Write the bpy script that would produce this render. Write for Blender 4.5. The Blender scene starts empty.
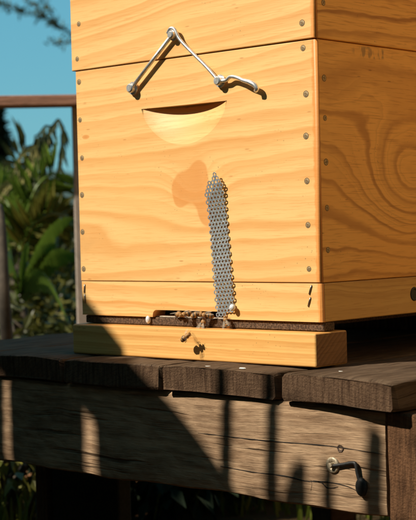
import bpy, bmesh, math, random
from mathutils import Vector, Matrix
S = bpy.context.scene
C = S.collection
R = math.radians
random.seed(7)

# ------------------------------------------------------------------ camera
cam_d = bpy.data.cameras.new("camera"); cam = bpy.data.objects.new("camera", cam_d); C.objects.link(cam)
yaw, pit, rol = .7411, -.0214, -.0246
fw = Vector((-math.sin(yaw)*math.cos(pit), math.cos(yaw)*math.cos(pit), math.sin(pit)))
rt = Vector((math.cos(yaw), math.sin(yaw), 0)); up = rt.cross(fw)
Rv = rt*math.cos(rol) + up*math.sin(rol); Uv = up*math.cos(rol) - rt*math.sin(rol)
M = Matrix((Rv, Uv, -fw)).transposed().to_4x4(); M.translation = Vector((.8783, -1.1272, .0565))
cam.matrix_world = M
cam_d.sensor_fit = 'HORIZONTAL'; cam_d.sensor_width = 24; cam_d.lens = 24*1421.4/416
cam_d.clip_start = .02; cam_d.clip_end = 6000
cam_d.dof.use_dof = True; cam_d.dof.focus_distance = 1.45; cam_d.dof.aperture_fstop = 11
S.camera = cam
S.render.resolution_x, S.render.resolution_y = 819, 1024

# ------------------------------------------------------------------ sky, sun, exposure
AZ, EL = R(28), R(42)
SUN = Vector((-math.sin(AZ)*math.cos(EL), -math.cos(AZ)*math.cos(EL), math.sin(EL)))
w = bpy.data.worlds.new("World"); S.world = w; w.use_nodes = True
nt = w.node_tree; bg = nt.nodes["Background"]
sky = nt.nodes.new("ShaderNodeTexSky"); sky.sky_type = 'NISHITA'; sky.sun_disc = False
sky.sun_elevation = EL; sky.sun_rotation = R(208); sky.air_density = 1.0; sky.dust_density = .6; sky.ozone_density = 1.0
tint = nt.nodes.new("ShaderNodeMix"); tint.data_type = 'RGBA'; tint.blend_type = 'MULTIPLY'; tint.inputs[0].default_value = 1
tint.inputs[7].default_value = (.62, .84, .80, 1)
teal = nt.nodes.new("ShaderNodeMix"); teal.data_type = 'RGBA'; teal.inputs[0].default_value = .6; teal.inputs[7].default_value = (.95, 4.2, 5.8, 1)
nt.links.new(sky.outputs[0], tint.inputs[6]); nt.links.new(tint.outputs[2], teal.inputs[6]); nt.links.new(teal.outputs[2], bg.inputs[0]); bg.inputs[1].default_value = .08
sd = bpy.data.lights.new("sun", 'SUN'); sd.energy = 4.4; sd.angle = R(.7); sd.color = (1.0, .93, .80)
so = bpy.data.objects.new("sun", sd); C.objects.link(so); so.rotation_euler = SUN.to_track_quat('Z', 'Y').to_euler()
so.location = SUN*20
S.view_settings.view_transform = 'Standard'; S.view_settings.look = 'None'
S.view_settings.exposure = .46; S.view_settings.gamma = 1

# ------------------------------------------------------------------ object helpers
def link(name, bm, mat, parent=None, loc=(0, 0, 0), smooth=False):
    me = bpy.data.meshes.new(name); bm.to_mesh(me); bm.free()
    for m in (mat if isinstance(mat, (list, tuple)) else [mat]): me.materials.append(m)
    if smooth:
        for p in me.polygons: p.use_smooth = True
    o = bpy.data.objects.new(name, me); C.objects.link(o); o.location = loc
    if parent: o.parent = parent
    return o
def same(src, parent=None, loc=(0, 0, 0), rot=(0, 0, 0), scale=(1, 1, 1)):
    o = src.copy(); C.objects.link(o); o.parent = parent; o.location = loc; o.rotation_euler = rot; o.scale = scale
    return o
def tag(o, label, cat, group=None, kind=None):
    if label: o['label'] = label
    if cat: o['category'] = cat
    if group: o['group'] = group
    if kind: o['kind'] = kind
    return o
def thing(name, label, cat, loc=(0, 0, 0), group=None):
    o = bpy.data.objects.new(name, None); C.objects.link(o); o.location = loc; o.empty_display_size = .05
    return tag(o, label, cat, group)
def BM(): return bmesh.new()
def box(bm, x0, x1, y0, y1, z0, z1, bev=0.0, seg=2, mi=0):
    b = bmesh.new(); bmesh.ops.create_cube(b, size=1)
    for v in b.verts: v.co = Vector(((x0+x1)/2+v.co.x*(x1-x0), (y0+y1)/2+v.co.y*(y1-y0), (z0+z1)/2+v.co.z*(z1-z0)))
    if bev: bmesh.ops.bevel(b, geom=list(b.edges), offset=bev, segments=seg, affect='EDGES', profile=.5)
    for f in b.faces: f.material_index = mi
    t = bpy.data.meshes.new("t"); b.to_mesh(t); b.free(); bm.from_mesh(t); bpy.data.meshes.remove(t)
def smooth_pts(pts, n=6):
    P = [Vector(p) for p in pts]; out = []
    for i in range(len(P)-1):
        a, b, c, d = P[max(i-1, 0)], P[i], P[i+1], P[min(i+2, len(P)-1)]
        for k in range(n):
            t = k/n
            out.append(.5*((2*b)+(c-a)*t+(2*a-5*b+4*c-d)*t*t+(3*b-a-3*c+d)*t**3))
    return out+[P[-1]]
def tube(bm, pts, r, seg=10, cap=True):
    P = [Vector(p) for p in pts]; n = len(P); rings = []; ref = None
    for i, p in enumerate(P):
        d = (P[min(i+1, n-1)]-P[max(i-1, 0)])
        if d.length < 1e-9: d = Vector((0, 0, 1))
        d.normalize()
        if ref is None: ref = d.orthogonal().normalized()
        ref = (ref-d*ref.dot(d)); ref = ref.normalized() if ref.length > 1e-6 else d.orthogonal().normalized()
        b = d.cross(ref); rr = r(i/(n-1)) if callable(r) else r
        rings.append([bm.verts.new(p+(ref*math.cos(a)+b*math.sin(a))*rr) for a in [2*math.pi*k/seg for k in range(seg)]])
    for i in range(n-1):
        for k in range(seg):
            f = bm.faces.new((rings[i][k], rings[i][(k+1) % seg], rings[i+1][(k+1) % seg], rings[i+1][k])); f.smooth = True
    if cap:
        bm.faces.new(list(reversed(rings[0]))); bm.faces.new(rings[-1])
def disc_y(bm, cx, y, cz, r, seg=16, r0=0, y0=None, mi=0):
    """disc (or cone ring r0..r) facing -Y"""
    a = [2*math.pi*k/seg for k in range(seg)]
    o = [bm.verts.new((cx+r*math.cos(t), y, cz+r*math.sin(t))) for t in a]
    if r0:
        i = [bm.verts.new((cx+r0*math.cos(t), y if y0 is None else y0, cz+r0*math.sin(t))) for t in a]
        for k in range(seg): bm.faces.new((i[k], o[k], o[(k+1) % seg], i[(k+1) % seg])).material_index = mi
    else: bm.faces.new(o).material_index = mi
def cyl_y(bm, cx, cz, r, y0, y1, seg=16, mi=0, ch=0.0):
    """cylinder along Y, front (small y) end chamfered"""
    prof = [(r-ch, y0), (r, y0+ch), (r, y1)] if ch else [(r, y0), (r, y1)]
    rg = [[bm.verts.new((cx+q*math.cos(t), y, cz+q*math.sin(t))) for t in [2*math.pi*k/seg for k in range(seg)]] for q, y in prof]
    for a, b in zip(rg, rg[1:]):
        for k in range(seg): bm.faces.new((a[k], a[(k+1) % seg], b[(k+1) % seg], b[k])).material_index = mi
    bm.faces.new(rg[0]).material_index = mi; bm.faces.new(list(reversed(rg[-1]))).material_index = mi

# ------------------------------------------------------------------ node helper
class N:
    def __init__(s, name):
        s.m = bpy.data.materials.new(name); s.m.use_nodes = True; s.t = s.m.node_tree
        s.b = s.t.nodes["Principled BSDF"]; s.out = s.t.nodes["Material Output"]
    def n(s, ty, **k):
        x = s.t.nodes.new(ty)
        for a, b in k.items(): setattr(x, a, b)
        return x
    def put(s, sock, v):
        if hasattr(v, 'is_linked'): s.t.links.new(v, sock)
        else: sock.default_value = v
    def math(s, op, a, b=0.0, c=0.0, clamp=False):
        x = s.n("ShaderNodeMath", operation=op, use_clamp=clamp); s.put(x.inputs[0], a); s.put(x.inputs[1], b); s.put(x.inputs[2], c); return x.outputs[0]
    def add(s, a, b): return s.math('ADD', a, b)
    def mul(s, a, b): return s.math('MULTIPLY', a, b)
    def coord(s, which="Object"):
        return s.n("ShaderNodeTexCoord").outputs[which]
    def xyz(s, v):
        x = s.n("ShaderNodeSeparateXYZ"); s.put(x.inputs[0], v); return x.outputs
    def vec(s, a, b, c):
        x = s.n("ShaderNodeCombineXYZ"); s.put(x.inputs[0], a); s.put(x.inputs[1], b); s.put(x.inputs[2], c); return x.outputs[0]
    def noise(s, v, scale=1.0, detail=3.0, rough=.55, dist=0.0):
        x = s.n("ShaderNodeTexNoise"); s.put(x.inputs["Vector"], v); x.inputs["Scale"].default_value = scale
        x.inputs["Detail"].default_value = detail; x.inputs["Roughness"].default_value = rough; x.inputs["Distortion"].default_value = dist
        return x.outputs[0]
    def voro(s, v, scale=1.0, feature='F1'):
        x = s.n("ShaderNodeTexVoronoi", feature=feature); s.put(x.inputs["Vector"], v); x.inputs["Scale"].default_value = scale
        return x.outputs[0]
    def step(s, v, a, b, c=0.0, d=1.0):
        x = s.n("ShaderNodeMapRange", interpolation_type='SMOOTHSTEP'); s.put(x.inputs[0], v)
        for i, q in enumerate((a, b, c, d)): s.put(x.inputs[i+1], q)
        return x.outputs[0]
    def mix(s, f, a, b, mode='MIX'):
        x = s.n("ShaderNodeMix", data_type='RGBA', blend_type=mode); s.put(x.inputs[0], f)
        s.put(x.inputs[6], a if hasattr(a, 'is_linked') else (*a, 1)); s.put(x.inputs[7], b if hasattr(b, 'is_linked') else (*b, 1)); return x.outputs[2]
    def bump(s, h, strength=.3, dist=.001):
        x = s.n("ShaderNodeBump"); x.inputs["Strength"].default_value = strength; x.inputs["Distance"].default_value = dist
        s.put(x.inputs["Height"], h); s.put(s.b.inputs["Normal"], x.outputs[0])
    def fin(s, col, rough=.5, metal=0.0, spec=.5):
        s.put(s.b.inputs["Base Color"], col if hasattr(col, 'is_linked') else (*col, 1)); s.put(s.b.inputs["Roughness"], rough)
        s.b.inputs["Metallic"].default_value = metal; s.b.inputs["Specular IOR Level"].default_value = spec; return s.m
    def gauss(s, u, v, cu, cv, ru, rv):
        a = s.mul(s.add(u, -cu), 1/ru); b = s.mul(s.add(v, -cv), 1/rv)
        q = s.add(s.mul(a, a), s.mul(b, b)); return s.math('EXPONENT', s.mul(q, -1.0))

def pine(name, axis='x', fine_rings=.42, rag=.006, lo=.12, ox=0.0, freq=60, slope=0.0, warp=.02, wu=5, wv=9, bumps=(), knots=(), edge=None, early=(.865, .525, .198), late=(.70, .29, .066), contrast=.75, seed=0.0, rough=.42, smudge=None):
    k = N(name); X = k.xyz(k.coord()); u = X[0] if axis == 'x' else X[1]; v = X[2]
    if ox: u = k.add(u, ox)
    big = k.noise(k.vec(k.mul(u, wu), seed, k.mul(v, wv)), 1.0, 1.5, .45)
    fine = k.noise(k.vec(k.mul(u, wu*4), seed+3, k.mul(v, wv*6)), 1.0, 2.0, .5)
    h = k.add(k.add(v, k.mul(u, slope)), k.add(k.mul(k.add(big, -.5), warp*2), k.mul(k.add(fine, -.5), rag)))
    for cu, cv, ru, rv, amp in bumps: h = k.add(h, k.mul(k.gauss(u, v, cu, cv, ru, rv), amp))
    var = k.noise(k.vec(seed, seed+9, k.mul(h, 38)), 1.0, 1.0)
    p = k.add(k.mul(h, freq), k.mul(var, 1.2)); saw = k.math('FRACT', p)
    rise = k.step(saw, lo, .86); fall = k.step(saw, .88, 1.0, 1.0, 0.0)
    ring = k.mul(rise, fall)
    rs = k.noise(k.vec(seed+1, 1.0, k.mul(h, 27)), 1.0, 0.0)
    ring = k.mul(ring, k.step(rs, .3, .7, .35, 1.0))
    fib = k.noise(k.vec(k.mul(u, 26), k.mul(X[1] if axis == 'x' else X[0], 300), k.mul(v, 620)), 1.0, 3.0, .6)
    tone = k.noise(k.vec(k.mul(u, 6), seed+5, k.mul(v, 14)), 1.0, 2.0)
    col = k.mix(k.mul(ring, contrast), early, late)
    col = k.mix(k.step(fib, .5, .7, 0.0, .42), col, (late[0]*.95, late[1]*.9, late[2]*.8))
    col = k.mix(k.step(tone, .35, .7, 0.0, .38), col, (early[0]*.95, early[1]*.85, early[2]*.7))
    # short dark resin flecks
    fl = k.voro(k.vec(k.mul(u, 34), seed, k.mul(v, 150)), 1.0)
    flm = k.mul(k.step(fl, .06, .16, 1.0, 0.0), k.step(k.noise(k.vec(k.mul(u, 14), seed+7, k.mul(v, 22))), .48, .62))
    col = k.mix(k.mul(flm, .55), col, (late[0]*.6, late[1]*.45, late[2]*.35))
    wob = k.noise(k.vec(k.mul(u, 24), seed, k.mul(v, 24)), 1.0, 2.0)
    if knots:
        g = k.mul(k.add(wob, -.5), .55)
        for cu, cv, ru, rv, amt in knots: g = k.add(g, k.mul(k.gauss(u, v, cu, cv, ru, rv), amt))
        col = k.mix(k.mul(k.step(g, .36, .52), .62), col, (late[0]*.95, late[1]*.78, late[2]*.6))
        col = k.mix(k.mul(k.step(g, .8, 1.3), .3), col, (late[0]*.8, late[1]*.62, late[2]*.45))
    dirt = k.noise(k.vec(k.mul(u, 9), seed+2, k.mul(v, 9)), 1.0, 5.0, .65)
    col = k.mix(k.step(dirt, .58, .8, 0.0, .22), col, (.33, .19, .08))
    p2 = k.math('FRACT', k.add(k.mul(h, freq*3.3), k.mul(var, 2.0)))
    rs2 = k.noise(k.vec(k.mul(u, 3), seed+4, k.mul(h, 33)), 1.0, 1.0)
    col = k.mix(k.mul(k.mul(k.step(p2, .35, .9), k.step(p2, .93, 1.0, 1.0, 0.0)), k.step(rs2, .38, .66, 0.0, fine_rings)), col, late)
    if edge is not None:
        ew = k.noise(k.vec(k.mul(u, 120), seed, k.mul(v, 160)), 1.0, 3.0)
        col = k.mix(k.step(k.add(u, k.mul(k.add(ew, -.5), .006)), edge-.0012, edge+.0022, 0.0, .85), col, (late[0]*1.08, late[1]*.95, late[2]*.85))
    sk = k.voro(k.vec(k.mul(u, 210), k.mul(X[1] if axis == 'x' else X[0], 210), k.mul(v, 210)), 1.0); sm = k.noise(k.vec(k.mul(u, 16), seed+12, k.mul(v, 13)), 1.0, 3.0)
    col = k.mix(k.mul(k.step(sk, .08, .2, 1.0, 0.0), k.step(sm, .5, .68, 0.0, .6)), col, (.12, .07, .03))
    if smudge:
        su, sv, sru, srv = smudge
        g = k.gauss(u, v, su, sv, sru, srv); sp = k.noise(k.vec(k.mul(u, 170), seed, k.mul(v, 60)), 1.0, 2.0)
        col = k.mix(k.mul(k.mul(k.step(g, .25, .6), k.step(sp, .47, .6)), .55), col, (.10, .075, .05))
    k.bump(k.add(k.mul(fib, .5), k.mul(ring, .35)), .35, .0006)
    return k.fin(col, k.add(rough, k.mul(fib, .18)), 0, .45)

m_super = pine("pine_super", freq=46, slope=-.10, warp=.02, wu=3.2, wv=6, seed=2.0, contrast=.85, edge=-.0050)
m_brood = pine("pine_brood", fine_rings=.25, freq=46, slope=-.06, warp=.018, wu=4.2, wv=7, seed=11.0, contrast=.74, edge=-.0062,
    bumps=((-.17, .098, .04, .03, .034), (-.36, .07, .16, .03, -.035)),
    knots=((-.185, .106, .022, .020, .8), (-.160, .096, .015, .026, .65), (-.163, .122, .012, .012, .5), (-.153, .070, .011, .014, .6), (-.341, .1675, .0055, .0022, 1.5), (-.193, .090, .010, .012, .5)))
m_base = pine("pine_base", freq=60, slope=.02, warp=.012, wu=5, wv=10, seed=21.0, contrast=.8, edge=-.0055, bumps=((-.28, -.02, .03, .02, -.03),))
m_land = pine("pine_landing", freq=95, slope=.005, warp=.003, wu=2, wv=6, seed=31.0, contrast=.7, early=(.84, .475, .15), late=(.62, .26, .055))
m_landend = pine("landing_end_grain", axis="y", freq=150, slope=-.8, warp=.004, wu=8, wv=9, seed=81., early=(.26, .125, .045), late=(.12, .05, .018), contrast=.8, rough=.7)
SIDE = dict(axis='y', fine_rings=.22, rag=.015, lo=.45, early=(.88, .425, .095), late=(.30, .085, .011), contrast=.95, rough=.45)
m_sbrood = pine("pine_brood_side", freq=29, slope=-.06, warp=.012, wu=7, wv=9, seed=41.0, bumps=((.168, .105, .085, .062, .17), (.02, .19, .05, .02, .02)), smudge=(.095, .2375, .035, .0065), **SIDE)
m_ssuper = pine("pine_super_side", freq=50, slope=-.05, warp=.018, wu=5, wv=9, seed=51.0 , **SIDE)
m_sbase = pine("pine_base_side", freq=60, slope=.0, warp=.012, wu=5, wv=9, seed=61.0, axis='y', early=(.66, .36, .10), late=(.40, .17, .035), contrast=.6)

def weathered(name, axis, c0, c1, dark, endgrain=None, seed=0., crack=1.0, rough=.85):
    k = N(name); X = k.xyz(k.coord()); u = X[0] if axis == 'x' else X[1]; v = X[2]; t = X[1] if axis == 'x' else X[0]
    v2 = k.add(v, t)
    wv = k.noise(k.vec(k.mul(u, 5), seed, k.mul(v2, 12)), 1.0, 2.0)
    vv = k.add(v2, k.mul(wv, .018))
    g1 = k.noise(k.vec(k.mul(u, 18), seed, k.mul(vv, 170)), 1.0, 4.0, .6)
    g2 = k.noise(k.vec(k.mul(u, 50), seed+4, k.mul(vv, 900)), 1.0, 3.0, .6)
    bl = k.noise(k.vec(k.mul(u, 9), seed+8, k.mul(v2, 16)), 1.0, 5.0, .65)
    ck = k.noise(k.vec(k.mul(u, 3.0), seed+2, k.mul(vv, 60)), 1.0, 2.0, .5)
    cr = k.step(k.math('ABSOLUTE', k.add(ck, -.5)), .0, .007, 1.0, 0.0)
    cr = k.mul(cr, k.step(k.noise(k.vec(k.mul(u, 6), seed+6, k.mul(v2, 10))), .45, .6))
    col = k.mix(k.step(g1, .3, .7), c0, c1)
    col = k.mix(k.step(bl, .42, .75, 0.0, .65), col, dark)
    col = k.mix(k.step(g2, .5, .75, 0.0, .5), col, dark)
    spk = k.noise(k.vec(k.mul(u, 420), k.mul(t, 420), k.mul(v, 420)), 1.0, 2.0)
    col = k.mix(k.step(spk, .62, .85, 0.0, .25), col, tuple(min(1, c*1.5) for c in c0))
    st = k.noise(k.vec(k.mul(u, 5), seed+2, k.mul(vv, 120)), 1.0, 3.0, .65)
    col = k.mix(k.step(st, .56, .72, 0.0, .75*crack), col, tuple(c*.4 for c in dark))
    pa = k.noise(k.vec(k.mul(u, 3.5), seed+14, k.mul(v2, 45)), 1.0, 3.0, .6); col = k.mix(k.step(pa, .55, .75, 0.0, .5), col, tuple(min(1, c*1.25) for c in c0))
    hgt = k.add(k.add(k.mul(g1, .8), k.mul(g2, .5)), k.mul(k.step(st, .56, .72), -.9*crack))
    if endgrain:
        nx = k.xyz(k.n("ShaderNodeNewGeometry").outputs["Normal"])
        m = k.step(k.math('ABSOLUTE', nx[1]), .6, .8)
        e1 = k.noise(k.vec(k.mul(X[0], 240), seed, k.mul(X[2], 28)), 1.0, 4.0, .65)
        e2 = k.noise(k.vec(k.mul(X[0], 500), 4.0, k.mul(X[2], 500)), 1.0, 3.0, .6)
        rr = k.math('SQRT', k.add(k.mul(k.add(X[0], .03), k.add(X[0], .03)), k.mul(k.add(X[2], .22), k.add(X[2], .22))))
        rg = k.math('FRACT', k.mul(rr, 190)); e3 = k.noise(k.vec(k.mul(X[0], 14), 1.0, k.mul(X[2], 30)), 1.0, 4.0)
        ec = k.mix(k.step(e1, .35, .7), endgrain[0], endgrain[1])
        ec = k.mix(k.mul(k.step(rg, .6, .95), .35), ec, endgrain[1])
        ec = k.mix(k.step(e2, .6, .8, 0, .55), ec, tuple(min(1, c*1.9) for c in endgrain[0]))
        ec = k.mix(k.step(e3, .5, .75, 0, .7), ec, tuple(c*.45 for c in endgrain[1]))
        col = k.mix(m, col, ec)
        mm = k.n("ShaderNodeMix"); k.put(mm.inputs[0], m); k.put(mm.inputs[2], hgt); k.put(mm.inputs[3], k.add(e1, e2)); hgt = mm.outputs[0]
    k.bump(hgt, .85, .0018)
    return k.fin(col, rough, 0, .08)
m_beam = weathered("weathered_beam", 'x', (.47, .31, .185), (.235, .14, .078), (.09, .05, .028), seed=3.)
m_deck = weathered("dark_deck", 'y', (.14, .092, .057), (.074, .046, .028), (.036, .021, .013), endgrain=((.125, .073, .042), (.052, .028, .016)), seed=5.)
m_post = weathered("post_endgrain", 'y', (.10, .055, .032), (.06, .032, .018), (.035, .018, .01), endgrain=((.16, .078, .038), (.07, .034, .017)), seed=8.)
m_rail = weathered("rail_wood", 'x', (.50, .27, .18), (.40, .20, .13), (.28, .15, .10), seed=9.)
m_fpost = weathered("grey_post", 'y', (.52, .42, .35), (.42, .34, .28), (.3, .24, .19), seed=12.)

def plain(name, col, rough=.5, metal=0., var=.25, scale=300., spec=.5, bump=0.):
    k = N(name); n = k.noise(k.coord(), scale, 3.0)
    c = k.mix(k.step(n, .35, .7), tuple(x*(1-var) for x in col), tuple(min(1, x*(1+var)) for x in col))
    if bump: k.bump(n, bump, .0006)
    return k.fin(c, rough, metal, spec)
m_steel = plain("galvanised_steel", (.82, .80, .77), .38, .85, .18, 260)
m_zinc = plain("zinc_sheet", (.60, .63, .64), .36, .7, .2, 420)
m_brass = plain("yellow_zinc", (.38, .28, .15), .55, .5, .25, 500)
m_slot = plain("screw_shadow_gap", (.20, .11, .045), .8, 0, .2)
m_black = plain("black_iron", (.022, .02, .018), .55, .3, .3, 300)
m_tray = plain("tray_board", (.105, .062, .036), .8, 0, .55, 520, .2, .5)
m_inner = plain("hive_inside", (.20, .10, .04), .8, 0, .3, 90)
m_white = plain("white_plastic", (.74, .74, .72), .4, 0, .05)
m_washer = plain("old_washer", (.46, .37, .25), .5, .4, .35, 420)
m_flake = plain("pale_wax", (.68, .66, .60), .6, 0, .1)
m_wing = N("bee_wing"); m_wing.b.inputs["Alpha"].default_value = .25; m_wing = m_wing.fin((.52, .44, .33), .25)
def bee_mat():
    k = N("bee_fur"); X = k.xyz(k.coord()); n = k.noise(k.coord(), 900, 3.0)
    s = k.math('SINE', k.mul(X[0], 2200)); st = k.mul(k.step(s, -.2, .35), k.step(X[0], .0012, .0002))
    col = k.mix(st, (.36, .17, .045), (.055, .03, .014)); col = k.mix(k.step(n, .5, .7, 0, .6), col, (.42, .25, .09))
    k.bump(n, .6, .0006); return k.fin(col, .6)
m_bee = bee_mat(); m_beeleg = plain("bee_leg", (.07, .035, .015), .5)
def leafmat(name, a, b, trans=.25, rough=.45):
    k = N(name); n = k.noise(k.coord(), 6, 4.0); r = k.n("ShaderNodeNewGeometry").outputs["Random Per Island"]
    col = k.mix(k.add(k.mul(r, .65), k.mul(n, .35)), a, b)
    k.fin(col, rough, 0, .4)
    t = k.n("ShaderNodeBsdfTranslucent"); k.put(t.inputs[0], col); ms = k.n("ShaderNodeMixShader"); ms.inputs[0].default_value = trans
    k.put(ms.inputs[1], k.b.outputs[0]); k.put(ms.inputs[2], t.outputs[0]); k.put(k.out.inputs[0], ms.outputs[0]); return k.m
m_lf_dark = leafmat("shrub_leaves", (.022, .034, .008), (.11, .105, .02))
m_lf_mid = leafmat("shrub_leaves_olive", (.05, .055, .01), (.27, .24, .04))
m_ban = leafmat("banana_leaf", (.07, .13, .015), (.17, .24, .03), .25, .35)
m_bandk = leafmat("banana_leaf_shade", (.03, .06, .015), (.05, .085, .02), .03, .35)
m_dry = leafmat("dry_leaf", (.11, .11, .03), (.40, .32, .09), .2, .7)
m_drydk = leafmat("dry_leaf_dark", (.02, .035, .012), (.11, .12, .03), .15, .7)
m_grass = leafmat("grass_blades", (.07, .12, .012), (.26, .27, .04), .35)
m_fallen = leafmat("fallen_leaf", (.32, .13, .045), (.44, .22, .09), .1, .7)
m_bark = plain("bark", (.07, .052, .034), .9, 0, .4, 30)
m_conif = leafmat("conifer_foliage", (.006, .016, .006), (.022, .035, .012), .1, .95)
def ground_mat():
    k = N("soil"); co = k.coord(); n = k.noise(co, 2.2, 6.0, .65); f = k.noise(co, 60, 5.0, .7)
    col = k.mix(k.step(n, .4, .65), (.13, .064, .028), (.075, .05, .022)); col = k.mix(k.step(f, .45, .75, 0, .6), col, (.08, .05, .025))
    X = k.xyz(co); far = k.step(k.math('ABSOLUTE', k.add(X[0], X[1])), 15., 40.)
    col = k.mix(far, col, (.07, .08, .025)); k.bump(f, .6, .02); return k.fin(col, .95, 0, .1)
def hill_mat():
    k = N("wooded_hill"); n = k.noise(k.coord(), .12, 6.0, .7)
    col = k.mix(k.step(n, .35, .65), (.045, .07, .065), (.085, .105, .09)); return k.fin(col, .95, 0, .05)

# ------------------------------------------------------------------ ground and hills
GZ = -.42
bm = BM(); n = 60
grid = {}
def gz(x, y):
    d = math.hypot(x+.3, y-.3); a = min(1, d/3)
    return GZ + .018*math.sin(x*3.1+y*1.7)*math.cos(y*2.3-x)*a
ax = [-2500, -900, -300, -100, -40, -20, -12, -8] + [-6+.3*i for i in range(41)] + [8, 12, 20, 40, 100, 300, 900, 2500]
for i, x in enumerate(ax):
    for j, y in enumerate(ax): grid[i, j] = bm.verts.new((x, y, gz(x, y) if abs(x) <= 6 and abs(y) <= 6 else GZ))
for i in range(len(ax)-1):
    for j in range(len(ax)-1): bm.faces.new((grid[i, j], grid[i+1, j], grid[i+1, j+1], grid[i, j+1]))
tag(link("ground", bm, ground_mat(), smooth=True), None, None, kind='structure')
bm = BM(); rng = random.Random(3); rows = []
d0 = Vector((-.76, .65, 0)).normalized(); lat = Vector((d0.y, -d0.x, 0))
NA = 90
for j in range(9):
    row = []
    for i in range(NA):
        a = -420+840*i/(NA-1)
        ridge = 10.5+4.5*math.sin(a*.017+2.2)+2.2*math.sin(a*.061)+1.0*math.sin(a*.19+1)
        f = math.sin(math.pi*j/8); p = d0*(240+j*22)+lat*a
        row.append(bm.verts.new((p.x, p.y, GZ-.6+ridge*f+(.5*math.sin(i*2.1+j*3.7) if 0 < j < 8 else 0))))
    rows.append(row)
for j in range(8):
    for i in range(NA-1): bm.faces.new((rows[j][i], rows[j][i+1], rows[j+1][i+1], rows[j+1][i]))
tag(link("hills", bm, hill_mat(), smooth=True), None, None, kind='structure')

# ------------------------------------------------------------------ pallet
pal = thing("wooden_pallet", "weathered dark wooden pallet stand of thick boards under the beehive", "pallet", (0, 0, GZ))
def rough_board(name, corners_front, y_back, z0, z1, mat, seed, parent, cut=9):
    """deck board running in Y: corners_front = (xl, yl, xr, yr)"""
    rg = random.Random(seed); xl, yl, xr, yr = corners_front
    bm = BM(); ns = 8; nl = 26; prof = []
    def section(t):
        y_l = yl+(y_back-yl)*t; y_r = yr+(y_back-yr)*t
        pts = []
        b = .0022
        top = [(xl+b*.3, z1-b), (xl+b, z1-.0008)]+[(xl+(xr-xl)*k/ns, z1) for k in range(1, ns)]+[(xr-b, z1-.0008), (xr-b*.3, z1-b)]
        bot = [(xr, z0+.003), (xr-.002, z0)]+[(xr-(xr-xl)*k/4, z0) for k in range(1, 4)]+[(xl+.002, z0), (xl, z0+.003)]
        for x, z in top+bot:
            f = (x-xl)/(xr-xl); y = y_l+(y_r-y_l)*f
            pts.append(Vector((x, y, z)))
        return pts
    ph = [rg.uniform(0, 6) for _ in range(6)]
    rings = []
    ts = [0, .004, .012]+[.03+.97*k/nl for k in range(nl+1)]
    for q, t in enumerate(ts):
        ring = []
        for i, p in enumerate(section(t)):
            e = .0009
            ins = .0014 if q == 0 else (.0006 if q == 1 else 0)
            cx, cz = (xl+xr)/2, (z0+z1)/2
            p = p+Vector((rg.uniform(-e, e)*.8+math.sin(p.y*18+ph[0])*.0012, rg.uniform(-e, e)*(1.2 if q < 2 else 0), rg.uniform(-e, e)*.7+math.sin(p.x*40+ph[1])*.0005+math.sin(p.y*9+ph[2]+p.x*20)*.0006))
            p.x += -ins if p.x > cx else ins; p.z += -ins if p.z > cz else ins
            ring.append(bm.verts.new(p-Vector((0, 0, GZ))))
        rings.append(ring)
    m = len(rings[0])
    for a, b in zip(rings, rings[1:]):
        for i in range(m): bm.faces.new((a[i], b[i], b[(i+1) % m], a[(i+1) % m]))
    bm.faces.new(rings[0]); bm.faces.new(list(reversed(rings[-1])))
    bmesh.ops.recalc_face_normals(bm, faces=bm.faces)
    return link(name, bm, mat, parent, smooth=False)
boards = [(-.640, -.064, -.478, -.066), (-.474, -.062, -.322, -.064), (-.318, -.064, -.1640, -.066), (-.1615, -.066, -.0095, -.062), (-.0035, -.063, .1375, -.077)]
for i, b in enumerate(boards): rough_board("deck_board", b, .74, -.1125+.001*(i % 2), -.0848+(.0006 if i % 2 else 0), m_deck, 20+i, pal)
# front beam: wavy grid face with real depth
def beam(x0, x1, y0, y1, z0, z1, name, mat, seed):
    rg = random.Random(seed); bm = BM(); nx = 70; rings = []
    for i in range(nx+1):
        x = x0+(x1-x0)*i/nx; w1 = .0012*math.sin(x*21+seed)+.0007*math.sin(x*57); ring = []
        prof = [(y0+.004, z1), (y0+.001, z1-.003)]
        for k in range(1, 12): prof.append((y0, z1-.003+(z0+.006-z1)*k/12))
        prof += [(y0+.001, z0+.002), (y0+.004, z0), (y1, z0), (y1, z1)]
        for q, (y, z) in enumerate(prof):
            dz = w1 if z < (z0+z1)/2 else w1*.3
            ring.append(bm.verts.new((x, y+(rg.uniform(-.0005, .0005) if q < 14 else 0), z+dz+rg.uniform(-.0004, .0004)-GZ)))
        rings.append(ring)
    m = len(rings[0])
    for a, b in zip(rings, rings[1:]):
        for i in range(m): bm.faces.new((a[i], a[(i+1) % m], b[(i+1) % m], b[i]))
    bm.faces.new(list(reversed(rings[0]))); bm.faces.new(rings[-1])
    bmesh.ops.recalc_face_normals(bm, faces=bm.faces)
    o = link(name, bm, mat, pal, smooth=False); return o
fb = beam(-.655, .1155, -.058, -.014, -.2128, -.1132, "front_beam", m_beam, 4)
fb['label'] = "weathered grey brown front beam striped with plant shadows"
bb = beam(-.640, .135, .66, .70, -.2185, -.1140, "back_beam", m_beam, 9)
def post(x0, x1, y0, y1, z1, seed):
    bm = BM(); box(bm, x0, x1, y0, y1, .0, z1-GZ, .0025, 2); bmesh.ops.subdivide_edges(bm, edges=[e for e in bm.edges if e.calc_length() > .05], cuts=7, use_grid_fill=True)
    rg = random.Random(seed)
    for v in bm.verts: v.co += Vector((rg.uniform(-1, 1), rg.uniform(-1, 1), 0))*.0006
    return link("post", bm, m_post, pal)
post(.1185, .20, -.059, .03, -.1150, 1)['label'] = "reddish brown end post at the right end of the front beam"
post(-.548, -.526, .085, .120, -.1140, 2); post(.14, .185, .59, .655, -.1140, 3); post(-.49, -.45, .59, .655, -.1140, 4)
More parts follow.
